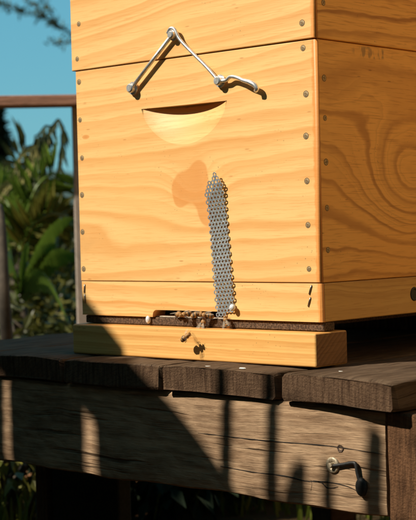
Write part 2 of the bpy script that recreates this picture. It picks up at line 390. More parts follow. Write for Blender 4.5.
def bearer(x0, x1):
    bm = BM(); box(bm, x0, x1, .05, .655, -.1140-.075-GZ, -.1145-GZ, .002, 1); return link("bearer", bm, m_post, pal)
bm = BM(); box(bm, -.519, -.395, .088, .112, .02, -.2150-GZ, .003, 2); link('lower_board', bm, m_black, pal)  # board added to black out the space under the beam, shade in its colour
bearer(.12, .15); bearer(-.53, -.49)

# knot and splits on the beam are thin recess-dark slivers of real depth
m_crack = plain("split_dark", (.02, .013, .008), .9, 0, .2)
def sliver(pts, wd, y=-.0583):
    bm = BM(); P = smooth_pts([(x, y, z) for x, z in pts], 5); n = len(P); rg = random.Random(len(pts)*7)
    a = []; b = []
    for i, p in enumerate(P):
        ww = wd*math.sin(math.pi*(i+.15)/(n-.7))*rg.uniform(.6, 1.3)+.00012
        a.append((bm.verts.new((p.x, p.y-.0003, p.z+ww-GZ)), bm.verts.new((p.x, p.y-.0003, p.z-ww-GZ)), bm.verts.new((p.x, p.y+.003, p.z-ww-GZ)), bm.verts.new((p.x, p.y+.003, p.z+ww-GZ))))
    for p, q in zip(a, a[1:]):
        for k in range(4): bm.faces.new((p[k], p[(k+1) % 4], q[(k+1) % 4], q[k]))
    return link("crack", bm, m_crack, fb)
sliver([(-.09, -.1845), (-.046, -.1863), (-.005, -.1862), (.020, -.1885), (.045, -.1868), (.068, -.1880), (.082, -.1915)], .0005)
sliver([(.030, -.1870), (.040, -.1880), (.0476, -.1925), (.060, -.1900)], .0005)
sliver([(.0275, -.1870), (.0285, -.191), (.0270, -.197)], .0006)
sliver([(-.12, -.1530), (-.03, -.1535), (.05, -.152), (.112, -.1545)], .0003)
bm = BM(); rg = random.Random(5)
ring = [bm.verts.new((.0635+.0036*math.cos(t)*rg.uniform(.8, 1.2), -.0588, -.1535+.0036*math.sin(t)*rg.uniform(.8, 1.2)-GZ)) for t in [k*.449 for k in range(14)]]
ce = bm.verts.new((.0637, -.0572, -.1532-GZ))
for k in range(14): bm.faces.new((ring[k], ring[(k+1) % 14], ce))
link("knot", bm, plain("knot_brown", (.075, .04, .022), .8, 0, .5, 700), fb)

# ------------------------------------------------------------------ beehive boxes
W = .3559
def panel_front(bm, x0, x1, z0, z1, th, rl, rr, rz, hole=None, y=0.0):
    """front board with rounded right edge; hole = list of (x,z) outline"""
    rings = []
    for k in range(6):
        t = math.pi/2*k/5; s, c = math.sin(t), 1-math.cos(t)
        xl, xr, zb, zt = x0+rl-rl*s, x1-rr+rr*s, z0+rz-rz*s, z1-rz+rz*s
        rings.append([bm.verts.new(p) for p in ((xl, y+rl*c, zb), (xr, y+rr*c, zb), (xr, y+rr*c, zt), (xl, y+rl*c, zt))])
    xl, xr = x0, x1
    rings.append([bm.verts.new(p) for p in ((x0, y+th, z0), (x1-.021, y+th, z0), (x1-.021, y+th, z1), (x0, y+th, z1))])
    for a, b in zip(rings, rings[1:]):
        for i in range(4):
            f = bm.faces.new((a[i], b[i], b[(i+1) % 4], a[(i+1) % 4])); f.smooth = (i == 1)
    if hole:
        hv = [bm.verts.new((hx, y, hz)) for hx, hz in hole]
        es = [bm.edges.new((rings[0][i], rings[0][(i+1) % 4])) if not bm.edges.get((rings[0][i], rings[0][(i+1) % 4])) else bm.edges.get((rings[0][i], rings[0][(i+1) % 4])) for i in range(4)]
        es += [bm.edges.new((hv[i], hv[(i+1) % len(hv)])) for i in range(len(hv))]
        r = bmesh.ops.triangle_fill(bm, edges=es, use_beauty=True, use_dissolve=False)
        for f in r['geom']:
            if isinstance(f, bmesh.types.BMFace) and f.normal.y > 0: f.normal_flip()
    else: bm.faces.new(rings[0][::-1])
    bm.faces.new(rings[-1])
    bmesh.ops.recalc_face_normals(bm, faces=bm.faces)
    c = [f for f in bm.faces if f.calc_center_median().y < y+1e-5]
    if c and sum(f.normal.y*f.calc_area() for f in c) > 0: bmesh.ops.reverse_faces(bm, faces=bm.faces)

def screw_mesh():
    bm = BM(); disc_y(bm, 0, -.0002, 0, .0040, 18, .0031, -.00005, 1); disc_y(bm, 0, -.0003, 0, .0031, 18, .0018, -.0006, 0); disc_y(bm, 0, -.0006, 0, .0018, 18)
    a, b = .0021, .00042
    pl = [(-a, -b), (-b, -b), (-b, -a), (b, -a), (b, -b), (a, -b), (a, b), (b, b), (b, a), (-b, a), (-b, b), (-a, b)]
    f = bm.faces.new([bm.verts.new((x, -.00085, z)) for x, z in pl]); f.material_index = 1
    for f in bm.faces:
        f.normal_update()
        if f.normal.y > 0: f.normal_flip()
    return bm
screw0 = None; srg = random.Random(12)
def screw(parent, x, y, z, side=False):
    global screw0
    rot = (0, 0, math.pi/2) if side else (0, 0, 0)
    M_ = Matrix.Rotation(math.pi/2, 4, 'Z') if side else Matrix.Identity(4)
    e = (M_ @ Matrix.Rotation(srg.uniform(0, 1.5), 4, 'Y')).to_euler()
    if screw0 is None: screw0 = link("screw", screw_mesh(), [m_brass, m_slot], parent); o = screw0
    else: o = same(screw0, parent)
    o.location = (x, y, z); o.rotation_euler = e
    k = srg.uniform(.72, .9); o.scale = (k, .6, k)
def closed_walls(parent, x0, x1, y0, z0, z1, ms, side_name="side_panel", rr=.0028, depth=.508, th=.02):
    bm = BM(); box(bm, x1-th, x1, y0+rr+.0002, depth-.0205, z0, z1, .0008, 1); link(side_name, bm, ms, parent)
    bm = BM(); box(bm, x0, x0+th, y0+.0205, depth-.0205, z0, z1, .0008, 1); link(side_name, bm, ms, parent)
    bm = BM(); box(bm, x0, x1, depth-.02, depth, z0, z1, .0015, 1); link("back_panel", bm, ms, parent)

# lower brood box (z 0 .. .2445)
bb_ = thing("hive_box", "lower pine hive box with carved hand hold and brown knot stain on its front", "hive box", (0, 0, 0), "pine boxes stacked into one beehive")
hx0, hx1, hz, HD, HH = -.2485, -.1205, .1927, .0132, .043
NU, NT = 40, 14; xm, xa = (hx0+hx1)/2, (hx1-hx0)/2
top = []; arc = []
for i in range(NU+1):
    s = -1+2*i/NU; top.append((xm+xa*s, hz-.0003*s)); arc.append((xm+xa*s, hz-.0003*s-HH*(1-s*s)**.65))
bm = BM()
panel_front(bm, -W, 0, .0002, .2447, .02, .0012, .0030, .0009, hole=top+arc[-2:0:-1])
front = link("front_panel", bm, m_brood, bb_)
bm = BM(); g = []
for i in range(NU+1):
    s = -1+2*i/NU; D = HD*max(0, 1-s*s); col = []
    col.append(bm.verts.new((top[i][0], 0, top[i][1])))
    for j in range(NT+1):
        t = j/NT; col.append(bm.verts.new((top[i][0], D*(1-t)**1.2+.00001, top[i][1]+(arc[i][1]-top[i][1])*t)))
    g.append(col)
for i in range(NU):
    for j in range(NT+1):
        try:
            f = bm.faces.new((g[i][j], g[i+1][j], g[i+1][j+1], g[i][j+1])); f.smooth = j > 0
        except ValueError: pass
bmesh.ops.remove_doubles(bm, verts=bm.verts, dist=1e-6)
for f in bm.faces:
    f.normal_update()
    if f.normal.y > 0 or (abs(f.normal.y) < .05 and f.normal.z > 0): f.normal_flip()
link("hand_hold", bm, m_brood, front)
closed_walls(bb_, -W, 0, 0, .0002, .2447, m_sbrood)
for x, z in [(-.35, .2321), (-.35, .1879), (-.3483, .1435), (-.35, .1005), (-.3508, .0573), (-.3505, .014), (-.0164, .2369), (-.014, .1905), (-.0152, .1483), (-.0153, .103), (-.0153, .0586), (-.0153, .0142)]: screw(bb_, x, 0, z)
for z in (.206, .1659, .1216, .0753, .0329): screw(bb_, 0, .0122, z, True)
# upper super box
sb = thing("hive_box", "upper pine hive box cut off by the top edge, above the seam", "hive box", (0, 0, .2455), "pine boxes stacked into one beehive")
bm = BM(); panel_front(bm, -.3605, .0012, .0, .2440, .02, .0012, .0030, .0009, y=-.0015); link("front_panel", bm, m_super, sb)
closed_walls(sb, -.3605, .0012, -.0015, .0, .2440, m_ssuper)
bm = BM(); box(bm, -.372, .012, -.012, .52, .2445, .262, .002, 1); link("cover_board", bm, m_super, sb)
for x, z in [(-.3462, .0535), (-.3505, .0133), (-.0157, .0164), (-.016, .058)]: screw(sb, x, -.0015, z)
for z in (.036, .08): screw(sb, .0012, .0122, z, True)
# base frame
ba = thing("entrance_box", "shallow pine hive base with an entrance slot and dark tray under the boxes", "hive base", (0, 0, -.0495))
zb = .0100; zt = .0491
def arc_pts(cx, cz, r, a0, a1, n=5): return [(cx+r*math.cos(a0+(a1-a0)*k/n), cz+r*math.sin(a0+(a1-a0)*k/n)) for k in range(n+1)]
nx0, nx1, nh = -.2395, -.1330, .0080
out = [(-W+.001, zb), (nx0, zb)]+arc_pts(nx0+.006, zb+nh-.006, .006, math.pi, math.pi/2)+arc_pts(nx1-.006, zb+nh-.006, .006, math.pi/2, 0)+[(nx1, zb), (-.0026, zb), (-.0026, zt), (-W+.001, zt)]
bm = BM()
fv = [bm.verts.new((x, .0006, z)) for x, z in out]; bv = [bm.verts.new((x, .0206, z)) for x, z in out]
es = [bm.edges.new((fv[i], fv[(i+1) % len(fv)])) for i in range(len(fv))]
bmesh.ops.triangle_fill(bm, edges=es, use_beauty=True)
es = [bm.edges.new((bv[i], bv[(i+1) % len(bv)])) for i in range(len(bv))]
bmesh.ops.triangle_fill(bm, edges=es, use_beauty=True)
for i in range(len(fv)):
    j = (i+1) % len(fv); bm.faces.new((fv[i], fv[j], bv[j], bv[i]))
# rounded right corner strip
pr = [(-.0026+.0030*math.sin(math.pi/2*k/5), .0006+.0030*(1-math.cos(math.pi/2*k/5))) for k in range(6)]+[(-.020, .0206)]
cv = [(bm.verts.new((x, y, zb)), bm.verts.new((x, y, zt))) for x, y in pr]
for a, b in zip(cv, cv[1:]): bm.faces.new((a[0], b[0], b[1], a[1])).smooth = True
bmesh.ops.remove_doubles(bm, verts=bm.verts, dist=1e-6); bmesh.ops.recalc_face_normals(bm, faces=bm.faces)
link("front_rail", bm, m_base, ba)
for x0, x1 in ((-.0196, .0004), (-W+.001, -W+.021)):
    bm = BM(); box(bm, x0, x1, .0040 if x0 > -.1 else .0207, .5, zb, zt, .0008, 1); link("side_rail", bm, m_sbase, ba)
bm = BM(); box(bm, -W+.001, .0004, .5002, .52, zb, zt, .0008, 1); link("back_rail", bm, m_sbase, ba)
bm = BM(); box(bm, -W+.003, -.001, .0035, .022, .0006, zb-.0006, .0008, 1); box(bm, -W+.03, -.05, .0222, .49, .001, zb-.001, .0008, 1); link("bottom_tray", bm, m_tray, ba)
bm = BM(); box(bm, -W+.022, -.022, .055, .065, zb+.0002, zt-.002, 0); link("inner_baffle", bm, m_inner, ba)
bm = BM(); box(bm, nx0-.004, nx1+.004, .0065, .05, zb-.0004, zb+.0010, .0003, 1); link("entrance_floor", bm, plain("pale_floor", (.55, .46, .34), .6, 0, .25, 300), ba)  # pale colour stands for sunlight along the bottom board's top
st0 = None
for x, z, a in [(-.0143, .0425, .35), (-.0160, .0302, .35), (-.3500, .0405, .1), (-.3496, .0290, -.1)]:
    if st0 is None:
        bm = BM(); tube(bm, [(0, .001, -.0052), (0, -.0007, -.0045), (0, -.0009, 0), (0, -.0007, .0045), (0, .001, .0052)], .0007, 6); st0 = link("staple", bm, plain("staple_steel", (.28, .26, .24), .35, 1, .2), ba); o = st0
    else: o = same(st0, ba)
    o.location = (x, .0006, z); o.rotation_euler = (0, a, 0)
bm = BM()
rg8 = [[bm.verts.new((x, .163+r*math.cos(t), .0305+r*math.sin(t))) for t in [2*math.pi*k/18 for k in range(18)]] for r, x in ((.0078, .0003), (.0074, .0012), (.0062, .0014), (.0052, .0010), (.0048, .0005))]
for a, b in zip(rg8, rg8[1:]):
    for k in range(18): bm.faces.new((a[k], a[(k+1) % 18], b[(k+1) % 18], b[k]))
bm.faces.new(rg8[-1]); link("plug", bm, m_black, ba)

# landing board and rear riser
ld = BM(); box(ld, -.3565, .0030, -.0150, .0375, -.0838, -.0496, .0022, 3)
for f in ld.faces:
    f.normal_update()
    if f.normal.x > .75: f.material_index = 1
tag(link("landing_board", ld, [m_land, m_landend]), "pale pine block under the hive front, with a flying bee's shadow", "landing board")
ld = BM(); box(ld, -.3565, -.004, .44, .495, -.0838, -.0498, .0022, 2)
tag(link("riser_block", ld, m_deck), "dark riser block far back under the rear of the hive", "riser block")

# ------------------------------------------------------------------ wire latch across the seam
la = thing("wire_latch", "bent steel wire latch bolted across the seam of the two hive boxes", "latch", (-.19, 0, .245))
O3 = Vector((-.19, 0, .245))
def LP(*p): return [Vector(q)-O3 for q in p]
Lb, Kb, Rb = (-.2583, -.0052, .2168), (-.1925, -.0060, .2691), (-.1268, -.0052, .2133)
bm = BM(); tube(bm, LP(Lb, (-.2262, -.0054, .2424), Kb), .0022, 10); link("wire_arm", bm, m_steel, la)
bm = BM(); tube(bm, smooth_pts(LP((-.1972, -.0078, .2712), (-.1922, -.0086, .2757), (-.1860, -.0084, .2738), (-.1792, -.0076, .2622), (-.1612, -.0062, .2452), (-.1430, -.0054, .2292), Rb), 7), .0019, 10); link("wire_arm", bm, m_steel, la)
bm = BM(); tube(bm, smooth_pts(LP(Rb, (-.1165, -.0052, .2130), (-.1095, -.0062, .2160), (-.0990, -.0080, .2143), (-.0890, -.0090, .2103), (-.0800, -.0095, .2076), (-.0742, -.0085, .2040), (-.0722, -.0075, .2000), (-.0755, -.0060, .1985)), 7), lambda t: .0020+.0007*math.sin(min(1, max(0, (t-.45)/.55))*math.pi), 10); link("lever_hook", bm, m_steel, la)
for (x, y, z), r, ln in ((Lb, .0056, .0075), (Kb, .0050, .0065), (Rb, .0053, .0075)):
    bm = BM(); cyl_y(bm, x-O3.x, z-O3.z, r*1.3, y+.0018, y+.0028, 20); cyl_y(bm, x-O3.x, z-O3.z, r*.9, y-.0042, y+.0018, 16, ch=.0012); cyl_y(bm, x-O3.x, z-O3.z, r*.45, y+.0028, .001 if r != .0050 else y+.004, 10)
    link("bolt", bm, m_steel, la)

# ------------------------------------------------------------------ perforated strip
ps = thing("metal_strip", "perforated zinc strip hanging over the hive entrance, its top end curling away", "metal strip", (-.1285, 0, -.030))
bm = BM(); P = .00465; rw = P*.866; AXL = .150; wid = .0262
ca, sa = math.cos(R(4.6)), math.sin(R(4.6))
def strip_pt(a, b):
    # a across, b up along strip from the pin end
    h0 = .0013; h = h0+.0016*max(0, (b-.05)/.1)**1.7+.0006*math.sin(b*55)+.35*(max(0, b-.105))**1.5
    h += .00014*math.sin(a*2300+b*1700)*math.sin(b*2900+a*700)
    return Vector((a*ca-b*sa*1.0+.1*(h-h0), -h, b*ca+a*sa*.9))
ncell = int(AXL/rw)
for j in range(-2, ncell+2):
    for i in range(-5, 6):
        cx = (i+(.5 if j % 2 else 0))*P; cy = j*rw
        if abs(cx) > wid/2: continue
        if cy > AXL-.002-(.85*(.0062-cx) if cx < .0062 else 1.5*(cx-.0062)): continue
        if cy < -.004+.18*(cx): continue
        ho = []; hi = []
        for q in range(6):
            t = math.pi/6+q*math.pi/3; ho.append((cx+P*.5774*math.cos(t), cy+P*.5774*math.sin(t)))
        for q in range(12):
            t = math.pi/6+q*math.pi/6; hi.append((cx+P*.285*math.cos(t), cy+P*.285*math.sin(t)))
        vo = [bm.verts.new(strip_pt(*p)) for p in ho]; vi = [bm.verts.new(strip_pt(*p)) for p in hi]
        for q in range(6):
            a, b = vo[q], vo[(q+1) % 6]; i0, i1, i2 = vi[2*q], vi[2*q+1], vi[(2*q+2) % 12]
            bm.faces.new((a, i1, i0)); bm.faces.new((a, b, i1)); bm.faces.new((b, i2, i1))
bmesh.ops.remove_doubles(bm, verts=bm.verts, dist=2e-5)
bmesh.ops.recalc_face_normals(bm, faces=bm.faces)
o = link("mesh_sheet", bm, m_zinc, ps); md = o.modifiers.new("thickness", 'SOLIDIFY'); md.thickness = .0007; md.offset = 0
def pin_bm(r=.0040, s=1.25):
    bm = BM(); n = 18; prof = [(0.0001, -.0042), (r*.5, -.0040), (r*.85, -.0030), (r, -.0016), (r*.92, -.0004), (r*.35, -.0002), (r*.3, .003)]
    rg = [[bm.verts.new((q*math.cos(t), y, q*s*math.sin(t))) for t in [2*math.pi*k/n for k in range(n)]] for q, y in prof]
    for a, b in zip(rg, rg[1:]):
        for k in range(n): bm.faces.new((a[k], a[(k+1) % n], b[(k+1) % n], b[k])).smooth = True
    bm.faces.new(rg[0]); return bm
link("pin", pin_bm(.0033, 1.1), m_white, ps, (.0125, -.0032, .0035))
tag(link("push_pin", pin_bm(.0032, 1.45), m_white, None, (-.2475, .0030, -.0427)), "small white push pin in the dark strip left of the entrance slot", "push pin")

# ------------------------------------------------------------------ bees
def bee_body():
    bm = BM(); n = 12
    prof = [(-.0072, .0002), (-.0068, .0009), (-.0055, .0017), (-.0026, .0021), (-.0018, .0019), (-.0004, .0010), (0, .0009), (.0006, .0016), (.0018, .0020), (.003, .0016), (.0036, .0009), (.0040, .0010), (.0047, .0015), (.0056, .0013), (.0061, .0004)]
    rg = [[bm.verts.new((x, r*1.3*math.cos(t), r*1.3*math.sin(t)*(.9)-(.0008 if x < -.002 else 0)*(-x-.002)/.005)) for t in [2*math.pi*k/n for k in range(n)]] for x, r in prof]
    for a, b in zip(rg, rg[1:]):
        for k in range(n): bm.faces.new((a[k], a[(k+1) % n], b[(k+1) % n], b[k])).smooth = True
    bm.faces.new(rg[0]); bm.faces.new(rg[-1]); bmesh.ops.recalc_face_normals(bm, faces=bm.faces)
    for s in (-1, 1): tube(bm, [(.0058, .0005*s, .0006), (.0068, .0010*s, .0014), (.0078, .0016*s, .0010)], .00014, 4)
    return bm
def wing_bm(s, L, wd, open_):
    bm = BM(); d = Vector((-math.cos(open_), s*math.sin(open_), .18)).normalized(); e = Vector((0, 0, 1)).cross(d).normalized()
    b = Vector((.0016, s*.0010, .0017)); pts = []
    for k in range(14):
        t = 2*math.pi*k/14; pts.append(b+d*(L/2-L/2*math.cos(t))+e*(wd/2*math.sin(t)*(1-.3*math.cos(t))))
    bm.faces.new([bm.verts.new(p) for p in pts]); return bm
def leg_bm(s, x):
    bm = BM(); tube(bm, [(x, s*.0012, -.001), (x+.0004, s*.0030, -.0002), (x-.0004, s*.0040, -.0022), (x-.0012, s*.0046, -.0030)], .00016, 5); return bm
bees = {}
def make_bee(name, flying, label, loc, heading, normal, scale=1.0):
    t = thing(name, label, "bee", loc, "honey bees at the hive entrance")
    X = Vector(heading).normalized(); Z = (Vector(normal)-X*Vector(normal).dot(X)).normalized(); Y = Z.cross(X)
    t.rotation_euler = Matrix((X, Y, Z)).transposed().to_euler(); t.scale = (scale,)*3
    if flying not in bees:
        ps_ = [("body", bee_body(), m_bee)]
        for s in (-1, 1):
            ps_ += [("wing", wing_bm(s, .0095, .0032, 1.15 if flying else .38), m_wing), ("wing", wing_bm(s, .0065, .0024, .85 if flying else .25), m_wing)]
            ps_ += [("leg", leg_bm(s, x), m_beeleg) for x in (.0026, .0014, .0004)]
        bees[flying] = [link(n_, b_, m_, t) for n_, b_, m_ in ps_]
    else:
        for c in bees[flying]: same(c, t)
BY = -.0395
make_bee("honey_bee", True, "flying honey bee hovering in front of the pine landing block", (-.1620, -.0285, -.0572), (.75, -.1, .38), (-.25, -.5, .8), 1.3)
make_bee("honey_bee", False, "honey bee leftmost inside the entrance slot, next to bare floor", (-.1985, -.0010, -.0356), (.85, -.5, .1), (0, -.5, 1), 1.25)
make_bee("honey_bee", False, "honey bee second from the left in the entrance slot", (-.1835, -.0050, -.0352), (-.35, -.9, -.1), (0, -.3, 1), 1.3)
make_bee("honey_bee", False, "honey bee third from the left in the entrance slot", (-.1680, -.0005, -.0348), (.6, .8, .1), (0, -.5, 1), 1.3)
make_bee("honey_bee", False, "honey bee in the slot's right end beside the metal strip", (-.1545, -.0035, -.0354), (-.8, -.55, .1), (0, -.5, 1), 1.25)
make_bee("honey_bee", False, "honey bee clinging head up to the dark strip below the slot", (-.1590, -.0038, -.0450), (.15, .1, 1), (0, -1, .1), 1.25)
make_bee("honey_bee", False, "honey bee crawling below the bottom end of the metal strip", (-.1255, -.0040, -.0415), (-.5, .1, 1), (0, -1, .2), 1.05)

# ------------------------------------------------------------------ washer and dark bent rod on the beam
hk = thing("hook_latch", "black hinged hook hanging from a pale washer on the front beam", "hook", (.0545, -.0585, -.1698))
bm = BM(); rgs = [[bm.verts.new((r*math.cos(t), y, r*math.sin(t))) for t in [2*math.pi*k/24 for k in range(24)]] for r, y in ((.0076, .0005), (.0078, -.0008), (.0068, -.0016), (.0042, -.0016), (.0034, -.0005))]
for a, b in zip(rgs, rgs[1:]):
    for k in range(24): bm.faces.new((a[k], a[(k+1) % 24], b[(k+1) % 24], b[k])).smooth = True
bm.faces.new(rgs[-1]); link("washer", bm, m_washer, hk)
bm = BM(); cyl_y(bm, 0, 0, .0026, -.0055, .001, 6, ch=.0005); link("bolt", bm, m_washer, hk)
bm = BM(); tube(bm, smooth_pts([(.002, -.0025, -.0002), (.013, -.0022, .0020), (.0255, -.0022, .0048), (.0288, -.0024, .0030), (.0308, -.0026, -.005), (.0335, -.0030, -.012)], 6), lambda t: .0016+.0003*t, 8); link("hook_arm", bm, m_black, hk)
bm = BM(); n = 22
prof = [(.0002, -.0030), (.6, -.0028), (.9, -.0018), (1, 0), (.9, .0014), (.0002, .0018)]
rg = [[bm.verts.new((.0355+q*.0066*math.cos(t), y-.0032, -.0168+q*.0092*math.sin(t))) for t in [2*math.pi*k/n for k in range(n)]] for q, y in prof]
for a, b in zip(rg, rg[1:]):
    for k in range(n): bm.faces.new((a[k], a[(k+1) % n], b[(k+1) % n], b[k])).smooth = True
link("hook_paddle", bm, m_black, hk)

# pale flakes on the deck boards
def flake(x, y, label, s=1.0, seed=1):
    bm = BM(); rg = random.Random(seed); n = 9; b = []; t = []
    for k in range(n):
        a = 2*math.pi*k/n; r = rg.uniform(.75, 1.15); b.append(bm.verts.new((r*.0040*s*math.cos(a), r*.0026*s*math.sin(a), 0))); t.append(bm.verts.new((r*.0030*s*math.cos(a), r*.0017*s*math.sin(a), .0008)))
    for k in range(n): bm.faces.new((b[k], b[(k+1) % n], t[(k+1) % n], t[k]))
    bm.faces.new(t); bm.faces.new(b[::-1])
    tag(link("wax_flake", bm, m_flake, None, (x, y, -.0843)), label, "wax flake", "pale flakes dropped on the pallet boards")
flake(-.1075, -.0545, "pale flake left of the other on the middle board", 1.1, 1)
flake(-.064, -.050, "pale flake right of the other on the middle board", 1.0, 2)
flake(.0445, -.030, "pale flake lying on the right hand deck board", .9, 3)

# ------------------------------------------------------------------ fence
fe = thing("wooden_fence", "blurred wooden fence with one brown rail behind the hive's left edge", "fence", (-1.0545, .626, GZ))
L1 = Vector((.68, .733, 0)).normalized()
def plank(a0, a1, d0_, d1_, z0, z1, mat, name):
    bm = BM(); box(bm, a0, a1, d0_, d1_, z0-GZ, z1-GZ, .003, 2)
    o = link(name, bm, mat, fe); o.rotation_euler = (0, 0, math.atan2(L1.y, L1.x)); return o
plank(-1.4, .9, -.045, .0, .285, .305, m_rail, "rail")
plank(0, .045, .002, .047, GZ, .300, m_fpost, "post"); plank(-1.3, -1.255, .002, .047, GZ, .300, m_fpost, "post"); plank(.8, .845, .002, .047, GZ, .300, m_fpost, "post")

# ------------------------------------------------------------------ plants behind
def leaf_quad(bm, p, d, n, L, wd, curl=.2):
    d = d.normalized(); e = d.cross(n).normalized(); nn = e.cross(d)
    a = bm.verts.new(p); b = bm.verts.new(p+d*L*.45+e*wd*.5+nn*curl*L*.1); c = bm.verts.new(p+d*L-nn*curl*L*.3); f = bm.verts.new(p+d*L*.45-e*wd*.5+nn*curl*L*.1)
    bm.faces.new((a, b, c)); bm.faces.new((a, c, f))
def rv(rg): 
    while True:
        v = Vector((rg.uniform(-1, 1), rg.uniform(-1, 1), rg.uniform(-1, 1)))
        if .05 < v.length < 1: return v
def shrub(x, y, rx, rz, n, size, mat, label, seed, cat="shrub", name="shrub"):
    rg = random.Random(seed); t = thing(name, label, cat, (x, y, GZ), "shrubs growing behind the hive")
    bm = BM(); cl = [(Vector((rg.uniform(-rx, rx), rg.uniform(-rx, rx), rg.uniform(.1, rz))), min(rg.uniform(.08, .17), rx*.5+.04)) for _ in range(16)]
    for k in range(n):
        c, r = rg.choice(cl); p = c+rv(rg)*r
        if p.z < .02: p.z = .02
        d = (p-c)+Vector((0, 0, -.03))+rv(rg)*.06
        leaf_quad(bm, p, d, rv(rg)+Vector((0, 0, 1)), size*rg.uniform(.6, 1.3), size*.5, .5)
    link("foliage", bm, mat, t)
    bm = BM()
    for c, r in cl: tube(bm, smooth_pts([(c.x*.15, c.y*.15, -.02), (c.x*.5, c.y*.5, c.z*.5), tuple(c)], 4), lambda q: .010-.006*q, 5)
    link("stems", bm, m_bark, t)
Vd = Vector((-.675, .737, 0)); Lt = Vector((.737, .675, 0)); CP = Vector((.8783, -1.1272, 0))
def pos(D, px):                     # a spot D metres out, px of sideways offset at that distance, on the ground
    p = CP+Vd*D+Lt*(D*px/1421); return p.x, p.y
shr = [(2.95, -205, .17, .30, 1700, .035, m_lf_dark, "low dark green shrub behind the hive's bottom left corner"),
       (3.4, -235, .26, .42, 1800, .04, m_lf_mid, "olive green shrub cut by the left frame edge"),
       (3.8, -120, .40, .40, 2400, .04, m_lf_dark, "dark shrub partly hidden behind the hive and grey post"),
       (4.6, -190, .50, .50, 2600, .05, m_lf_dark, "wide dark shrub standing below the dried fronds"),
       (5.6, -150, .60, .48, 1500, .055, m_lf_mid, "far olive shrub just under the hills"),
       (2.35, -215, .13, .16, 500, .03, m_lf_mid, "small olive shrub close to the pallet's left end")]
shr.append((2.75, -168, .10, .16, 350, .045, m_lf_mid, "small bright leafy sprout between the banana plant and the post"))
for i, (D, px, rx, rz, n_, sz, mt, lb) in enumerate(shr): x, y = pos(D, px); shrub(x, y, rx, rz, n_, sz, mt, lb, 60+i)

def banana_blade(bm, base, tip, sag, wd, side, nseg=40, tears=0, rg=None):
    """midrib curve base->tip sagging, blade both sides"""
    base, tip = Vector(base), Vector(tip); prev = None; side = Vector(side).normalized()
    for i in range(nseg+1):
        t = i/nseg; p = base.lerp(tip, t)+Vector((0, 0, sag*4*t*(1-t)))
        w_ = wd*(math.sin(math.pi*min(1, t*1.0)**.8)**.7 if 0 < t < 1 else .02)
        w_ *= 1+.10*math.sin(i*2.1)+(.22*math.sin(i*1.3) if i % 5 == 0 else 0); p = p+Vector((0, 0, .004*(i % 2)))
        l = bm.verts.new(p+side*w_+Vector((0, 0, -w_*.25))); m = bm.verts.new(p); r = bm.verts.new(p-side*w_+Vector((0, 0, -w_*.25)))
        if prev and not (tears and rg.random() < tears):
            bm.faces.new((prev[0], l, m, prev[1])).smooth = True; bm.faces.new((prev[1], m, r, prev[2])).smooth = True
        prev = (l, m, r)
bp = thing("banana_plant", "banana plant with broad green leaves behind the hive's left edge", "banana plant", (*pos(3.1, -190), GZ), "banana plants around the hive")
def bpt(D, px, z):
    p = CP+Vd*D+Lt*(D*px/1421); return Vector((p.x, p.y, z))-bp.location
sb_ = bpt(3.1, -190, -.10)
for D1, px1, z1, sag, wd in [(3.05, -132, .085, .05, .034), (2.95, -150, .03, .04, .03), (2.8, -178, .035, .03, .03), (2.7, -140, -.12, .08, .045), (3.3, -215, .12, .08, .035), (2.75, -200, -.02, .06, .05), (3.0, -128, .0, .05, .045)]:
    bm = BM(); banana_blade(bm, sb_, bpt(D1, px1, z1), sag, wd, Vector((.5, -.6, .5))); link("leaf", bm, m_ban, bp)
bm = BM(); tube(bm, [(0, 0, -.02), (0, 0, .12), tuple(sb_)], lambda t: .035-.015*t, 10); link("pseudostem", bm, m_bark, bp)

dp = thing("dried_banana_plant", "dried brown banana plant with limp hanging fronds against the sky", "banana plant", (*pos(3.4, -178), GZ), "banana plants around the hive")
def dpt(px, py, dd=0.0):
    D = 3.4+dd; p = CP+Vd*D+Lt*(D*(px-208)/1421); z = .0565+(233-py)*D/1421
    return Vector((p.x, p.y, z))-dp.location
rg = random.Random(77)
def strand(pts, wd, mat_i, lst): lst.append((pts, wd, mat_i))
fr = []
fr.append(([(18, 250, 0), (30, 205, 0), (40, 165, .02), (52, 136, .03), (63, 119, .05)], .013, m_drydk))
fr.append(([(63, 119, .05), (67, 132, .06), (64, 160, .06), (60, 180, .05), (55, 203, .04)], .010, m_drydk))
fr.append(([(46, 150, 0), (38, 147, -.05), (28, 152, -.08), (20, 160, -.1)], .008, m_dry))
fr.append(([(40, 155, 0), (26, 172, -.05), (12, 182, -.08), (0, 196, -.1), (-8, 215, -.1)], .016, m_dry))
fr.append(([(34, 175, 0), (20, 184, .05), (6, 200, .08), (-4, 225, .1)], .018, m_ban))
fr.append(([(30, 190, 0), (24, 205, .02), (20, 230, .02), (18, 250, 0)], .014, m_dry))
fr.append(([(54, 133, .03), (50, 150, 0), (46, 175, 0), (42, 200, 0)], .010, m_dry))
fr.append(([(58, 127, .03), (50, 126, 0), (44, 133, -.02), (38, 136, -.03)], .005, m_drydk))
fr.append(([(36, 170, 0), (48, 178, .02), (57, 192, .02), (62, 205, 0)], .009, m_drydk))
